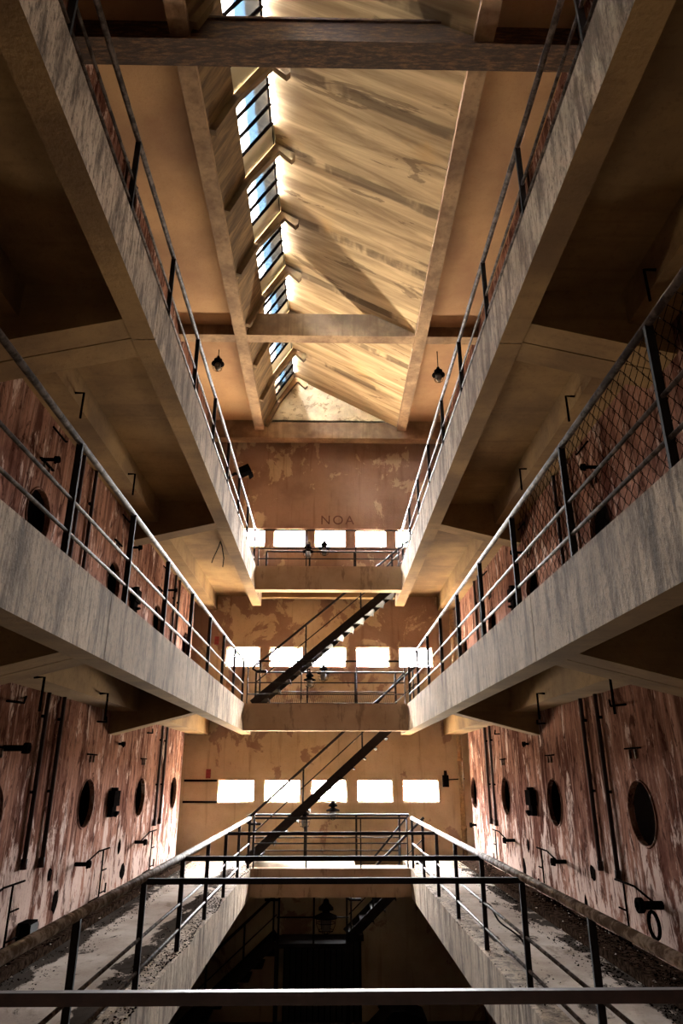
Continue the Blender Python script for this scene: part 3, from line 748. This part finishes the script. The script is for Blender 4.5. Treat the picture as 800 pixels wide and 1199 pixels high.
spigot('right', 612, 647, 'dark spigot high on the right wall of the middle level, second', .2, .03)
spigot('left', 139, 871, 'tiny dark spigot high above the dark switch box, left wall', .1, .025)
spigot('right', 619, 871, 'tiny dark spigot high above the dark switch box, right wall', .1, .025)
def box_fit(side, px, py, w_, h_, wh):
    s = inward(side); p = wp(side, px, py, 0); x0, x1 = sorted((p.x, p.x+s*.10))
    o = empty('switch_box', tuple(p), wh, 'box', 'switch boxes on the tank walls')
    MB().box(x0, x1, p.y-w_/2, p.y+w_/2, p.z-h_*.1, p.z+h_*.5).build('body', M['dark'], o)
    MB().tube([(p.x+s*.05, p.y, p.z+h_*.5), (p.x+s*.05, p.y, p.z+h_*.62)], .05, 10).build('gland', M['dark'], o)
    MB().tube([(p.x, p.y+.05, p.z-h_*.35), (p.x+s*.12, p.y+.05, p.z-h_*.35), (p.x+s*.12, p.y-.08, p.z-h_*.45)], .022, 6).build('bracket', M['dark'], o)
    MB().box(*sorted((p.x, p.x+s*.07)), p.y-w_*.35, p.y+w_*.35, p.z-h_*.5, p.z-h_*.1).build('junction_plate', M['dark'], o)
box_fit('left', 129, 941, .3, .36, 'dark switch box beside a manhole of the left wall, lowest level')
box_fit('right', 626, 940, .28, .36, 'dark switch box beside a manhole of the right wall, lowest level')
box_fit('left', 155, 703, .3, .36, 'dark switch box beside a manhole of the left wall, middle level')
box_fit('right', 604, 701, .28, .36, 'dark switch box beside a manhole of the right wall, middle level')
# small box at the foot of the left wall
p = wp('left', 24, 1094, 0)
o = empty('outlet_box', tuple(p), 'small dark outlet box at the foot of the left wall', 'box')
MB().box(p.x, p.x+.12, p.y-.12, p.y+.12, -1.64, p.z+.12).build('body', M['dark'], o); MB().box(p.x+.12, p.x+.135, p.y-.10, p.y+.10, -1.62, p.z+.10).build('cover', M['post'], o)
# dark gaps in the render
for side, px, py, hh, ww in (('left', 64, 1056, .24, .16), ('left', 58, 1024, .13, .09), ('left', 139.5, 992, .2, .14), ('left', 143, 1020, .2, .2),
                             ('right', 619, 990, .17, .10), ('right', 614.5, 1016, .24, .12), ('right', 695, 1023, .16, .13), ('right', 687, 1060, .2, .08)):
    s = inward(side); p = wp(side, px, py, .003); n = 12; v = []; hh *= 1.3; ww *= 1.5
    for k in range(n):
        a = 2*math.pi*k/n; r = random.uniform(.7, 1.1)
        v.append((p.x, p.y+ww*.5*r*math.cos(a), p.z+hh*.5*r*math.sin(a)))
    v2 = [(x+s*.006, p.y+(y-p.y)*.8, p.z+(z-p.z)*.8) for x, y, z in v]
    MB().add(v+v2, [(k, (k+1) % n, n+(k+1) % n, n+k) for k in range(n)] + [tuple(range(n, 2*n))]).build('broken_patch', M['dark'], wl_ if side == 'left' else wr_)

# hooks on the wall beams under the walkways
def beam_hook(side, lev, top, bot, wh):
    s = inward(side); X = (WL+.40) if side == 'left' else (WR-.40)
    a = on_x(top[0], top[1], X); b_ = on_x(bot[0], bot[1], X); yy = a.y
    o = MB().tube([(X, yy, a.z), (X+s*.10, yy, a.z), (X+s*.10, yy, a.z-.32)], .014, 6).build('beam_hook', M['dark'])
    tag(o, wh, 'hook', 'iron hooks on the wall beams')
beam_hook('left', 3, (88, 460), (95, 490), 'bent iron hook on the beam under the uppermost left walkway, nearer')
beam_hook('left', 3, (150, 555), (158, 577), 'bent iron hook on the beam under the uppermost left walkway, farther')
beam_hook('right', 3, (673, 464), (665, 494), 'bent iron hook on the beam under the uppermost right walkway, middle')
beam_hook('right', 3, (617, 549), (612, 572), 'bent iron hook on the beam under the uppermost right walkway, farthest')
beam_hook('right', 3, (768, 316), (761, 350), 'bent iron hook on the beam under the uppermost right walkway, nearest')
beam_hook('left', 2, (117, 812), (119, 835), 'bent iron hook on the beam under the middle left walkway, farther')
beam_hook('left', 2, (40, 793), (41, 821), 'bent iron hook on the beam under the middle left walkway, nearer')
beam_hook('right', 2, (638, 812), (637, 838), 'bent iron hook on the beam under the middle right walkway, farther')
beam_hook('right', 2, (727, 795), (725, 820), 'bent iron hook on the beam under the middle right walkway, nearer')
# loose wires from the soffit
p = on_z(258, 634, LV[3]['z']-.16)
tag(MB().tube([p, p+Vector((-.03, 0, -.12)), p+Vector((-.12, 0, -.36)), p+Vector((-.14, 0, -.44))], .010, 5).tube([p, p+Vector((.04, 0, -.10)), p+Vector((.09, 0, -.34)), p+Vector((.08, 0, -.52))], .010, 5).build('loose_wire', M['dark']), 'pair of loose black wires hanging below the uppermost left walkway', 'wire')

# ------------------------------------------------------------------ end wall details
for y_, py in ((914, 0), (939, 1)):
    a = on_y(216, y_, D1-.03); b_ = on_y(254, y_, D1-.03)
    tag(MB().tube([(WL-.1, D1-.03, a.z), (b_.x, D1-.03, a.z)], .022, 8).build('conduit', M['dark']), '%s thin dark conduit left of the lowest window row' % ('upper' if py == 0 else 'lower'), 'pipe')
for (px, py), wh in (((244, 906), 'lowest'), ((254, 750), 'middle')):
    p = on_y(px, py, D1-.02)
    o = tag(MB().box(p.x-.055, p.x+.055, D1-.03, D1, p.z-.10, p.z+.10).build('wall_plate', M['red']), 'small dark red plate on the end wall left of the %s window row' % wh, 'sign')
p = on_y(541, 930, D1-.08)
o = empty('downpipe', (p.x, D1-.08, LV[1]['z']), 'tan vertical downpipe in the right corner of the end wall', 'pipe')
MB().tube([(p.x, D1-.08, LV[1]['z']), (p.x, D1-.08, CEIL-.01)], .06, 12).build('pipe', M['copper'], o)
for zc in (.25, 3.3, -1.2): MB().tube([(p.x, D1-.08, zc), (p.x, D1-.08, zc+.1)], .072, 12).build('joint', M['copper'], o)
p = on_y(522, 913, D1-.06)
o = empty('wall_switch', tuple(p), 'dark switch on the end wall right of the lowest window row', 'switch')
MB().box(p.x-.07, p.x+.07, D1-.09, D1, p.z-.16, p.z+.10).build('body', M['dark'], o)
MB().tube([(p.x, D1-.06, p.z+.08), (p.x, D1-.06, p.z+.2)], .035, 8).build('gland', M['dark'], o)
MB().tube([(p.x+.07, D1-.03, p.z+.0), (p.x+.45, D1-.03, p.z+.02)], .012, 6).build('cable', M['dark'], o)
# painted letters
cu = bpy.data.curves.new('wall_lettering', 'FONT'); cu.body = 'NOA'; cu.size = .36; cu.extrude = .002; cu.space_character = 1.25; cu.align_x = 'CENTER'
tmp = bpy.data.objects.new('tmp', cu); COL.objects.link(tmp)
bpy.context.view_layer.update()
me = bpy.data.meshes.new_from_object(tmp.evaluated_get(bpy.context.evaluated_depsgraph_get()))
bpy.data.objects.remove(tmp); bpy.data.curves.remove(cu)
p = on_y(395, 614, D1)
o = bpy.data.objects.new('wall_lettering', me); COL.objects.link(o); o.location = (p.x, D1-.004, p.z+OFF); o.rotation_euler = (R(90), 0, 0)
me.materials.clear(); me.materials.append(M['paint_letter']); tag(o, 'faded capital letters painted above the uppermost centre window', 'lettering')
# shutter door on the ground floor
o = empty('door_1', (-.1, D1, L0), 'dark slatted shutter door under the stair landing', 'door', kind='structure')
xa, xb = -.92, .70; zt = -3.38
n = 13
s0 = MB().box(xa, xa+(xb-xa)/n-.025, D1-.06, D1-.02, L0, zt).build('slat', M['shutter'], o)
for k in range(1, n): shift(s0, ((xb-xa)/n*k, 0, 0))
MB().box(xa-.03, xb+.03, D1-.02, D1, L0, zt+.02).build('backing', M['dark'], o)
MB().box(xa-.08, xb+.08, D1-.09, D1, zt, zt+.12).build('lintel', M['post'], o)
# dark hood-shaped machine on the ground floor, and a wall disc
p = on_y(466, 1199, 14.6); zb0 = L0
o = empty('machine_hood', (p.x, 14.7, L0), 'dark angular machine hood standing on the ground floor', 'machine')
pt = on_y(470, 1180, 14.6)
MB().prism([(p.x-.55, L0), (p.x+.5, L0), (p.x+.5, pt.z-.12), (p.x+.12, pt.z), (p.x-.12, pt.z-.01), (p.x-.55, pt.z-.38)], 14.4, 15.1).build('hood', M['dark'], o)
MB().tube([(p.x-.3, 14.38, pt.z-.5), (p.x+.15, 14.38, pt.z-.38)], .03, 8).build('handle', M['rail'], o)
p = on_y(447, 1176, D1-.02)
tag(MB().tube([(p.x, D1-.05, p.z), (p.x, D1, p.z)], .09, 14).build('wall_disc', M['dark']), 'round dark cap on the ground floor wall beside the shutter', 'cap')

# ------------------------------------------------------------------ floor litter, cable
def litter(side, n, xr, name, label, mat, smin, smax, z, yr=(3.6, 16.0)):
    b = MB()
    for k in range(n):
        y = random.uniform(*yr); u = random.random()**2
        if mnoise.noise(Vector((xr[0]*3+u*1.3, y*1.1, 3))) + random.uniform(-.35, .35) < .0: continue
        x = xr[0]+(xr[1]-xr[0])*u + math.sin(y*3.1)*.03
        r = random.uniform(smin, smax); a0 = random.uniform(0, 6.28)
        base = [(x+r*math.cos(a0+q*2.09)*random.uniform(.6, 1.2), y+r*math.sin(a0+q*2.09)*random.uniform(.6, 1.2), z-.002) for q in range(3)]
        b.add(base+[(x+random.uniform(-.3, .3)*r, y+random.uniform(-.3, .3)*r, z+r*random.uniform(.3, .8))], [(0, 1, 3), (1, 2, 3), (2, 0, 3), (2, 1, 0)])
    o = b.build(name, mat); tag(o, label, 'debris', kind='stuff')
zf = -1.73
litter('left', 11000, (WL+.04, WL+.38), 'litter', 'dark crumbs and flakes on the kerb along the left wall', M['debris'], .005, .022, zf+.09)
litter('left', 2600, (WL+.39, WL+.75), 'litter', 'dark crumbs on the lowest left walkway beside the kerb', M['debris'], .004, .018, zf)
litter('left', 4200, (LV[1]['l']-.02, LV[1]['l']-.42), 'litter', 'dark crumbs along the void edge of the lowest left walkway', M['debris'], .004, .018, zf)
litter('right', 9000, (WR-.04, WR-.36), 'litter', 'dark crumbs and flakes on the kerb along the right wall', M['debris'], .004, .018, zf+.09)
litter('right', 3600, (WR-.39, WR-.72), 'litter', 'dark crumbs on the lowest right walkway beside the kerb', M['debris'], .004, .02, zf)
litter('right', 900, (LV[1]['r']+.02, LV[1]['r']+.5), 'litter', 'scattered crumbs along the void edge of the lowest right walkway', M['debris'], .004, .016, zf)
litter('left', 260, (WL+.03, WL+.7), 'pale_litter', 'pale crumbs scattered along the left kerb', M['speck'], .006, .02, zf+.09)
litter('right', 260, (WR-.03, WR-.6), 'pale_litter', 'pale crumbs scattered along the right kerb', M['speck'], .006, .02, zf+.09)
xr_ = LV[1]['r']+.06
pts = [on_x(*q, xr_+.06) for q in ((562, 1056), (574, 1058), (580, 1072), (586, 1081), (600, 1090), (612, 1100), (618, 1115), (621, 1130), (619, 1150))]
def smooth(P, it=2):
    for _ in range(it):
        Q = [P[0]]
        for a, b in zip(P, P[1:]): Q += [a.lerp(b, .25), a.lerp(b, .75)]
        P = Q+[P[-1]]
    return P
tag(MB().tube(smooth(pts), .009, 6).build('loose_cable', M['dark']), 'black cable looped over the lowest right railing', 'cable')
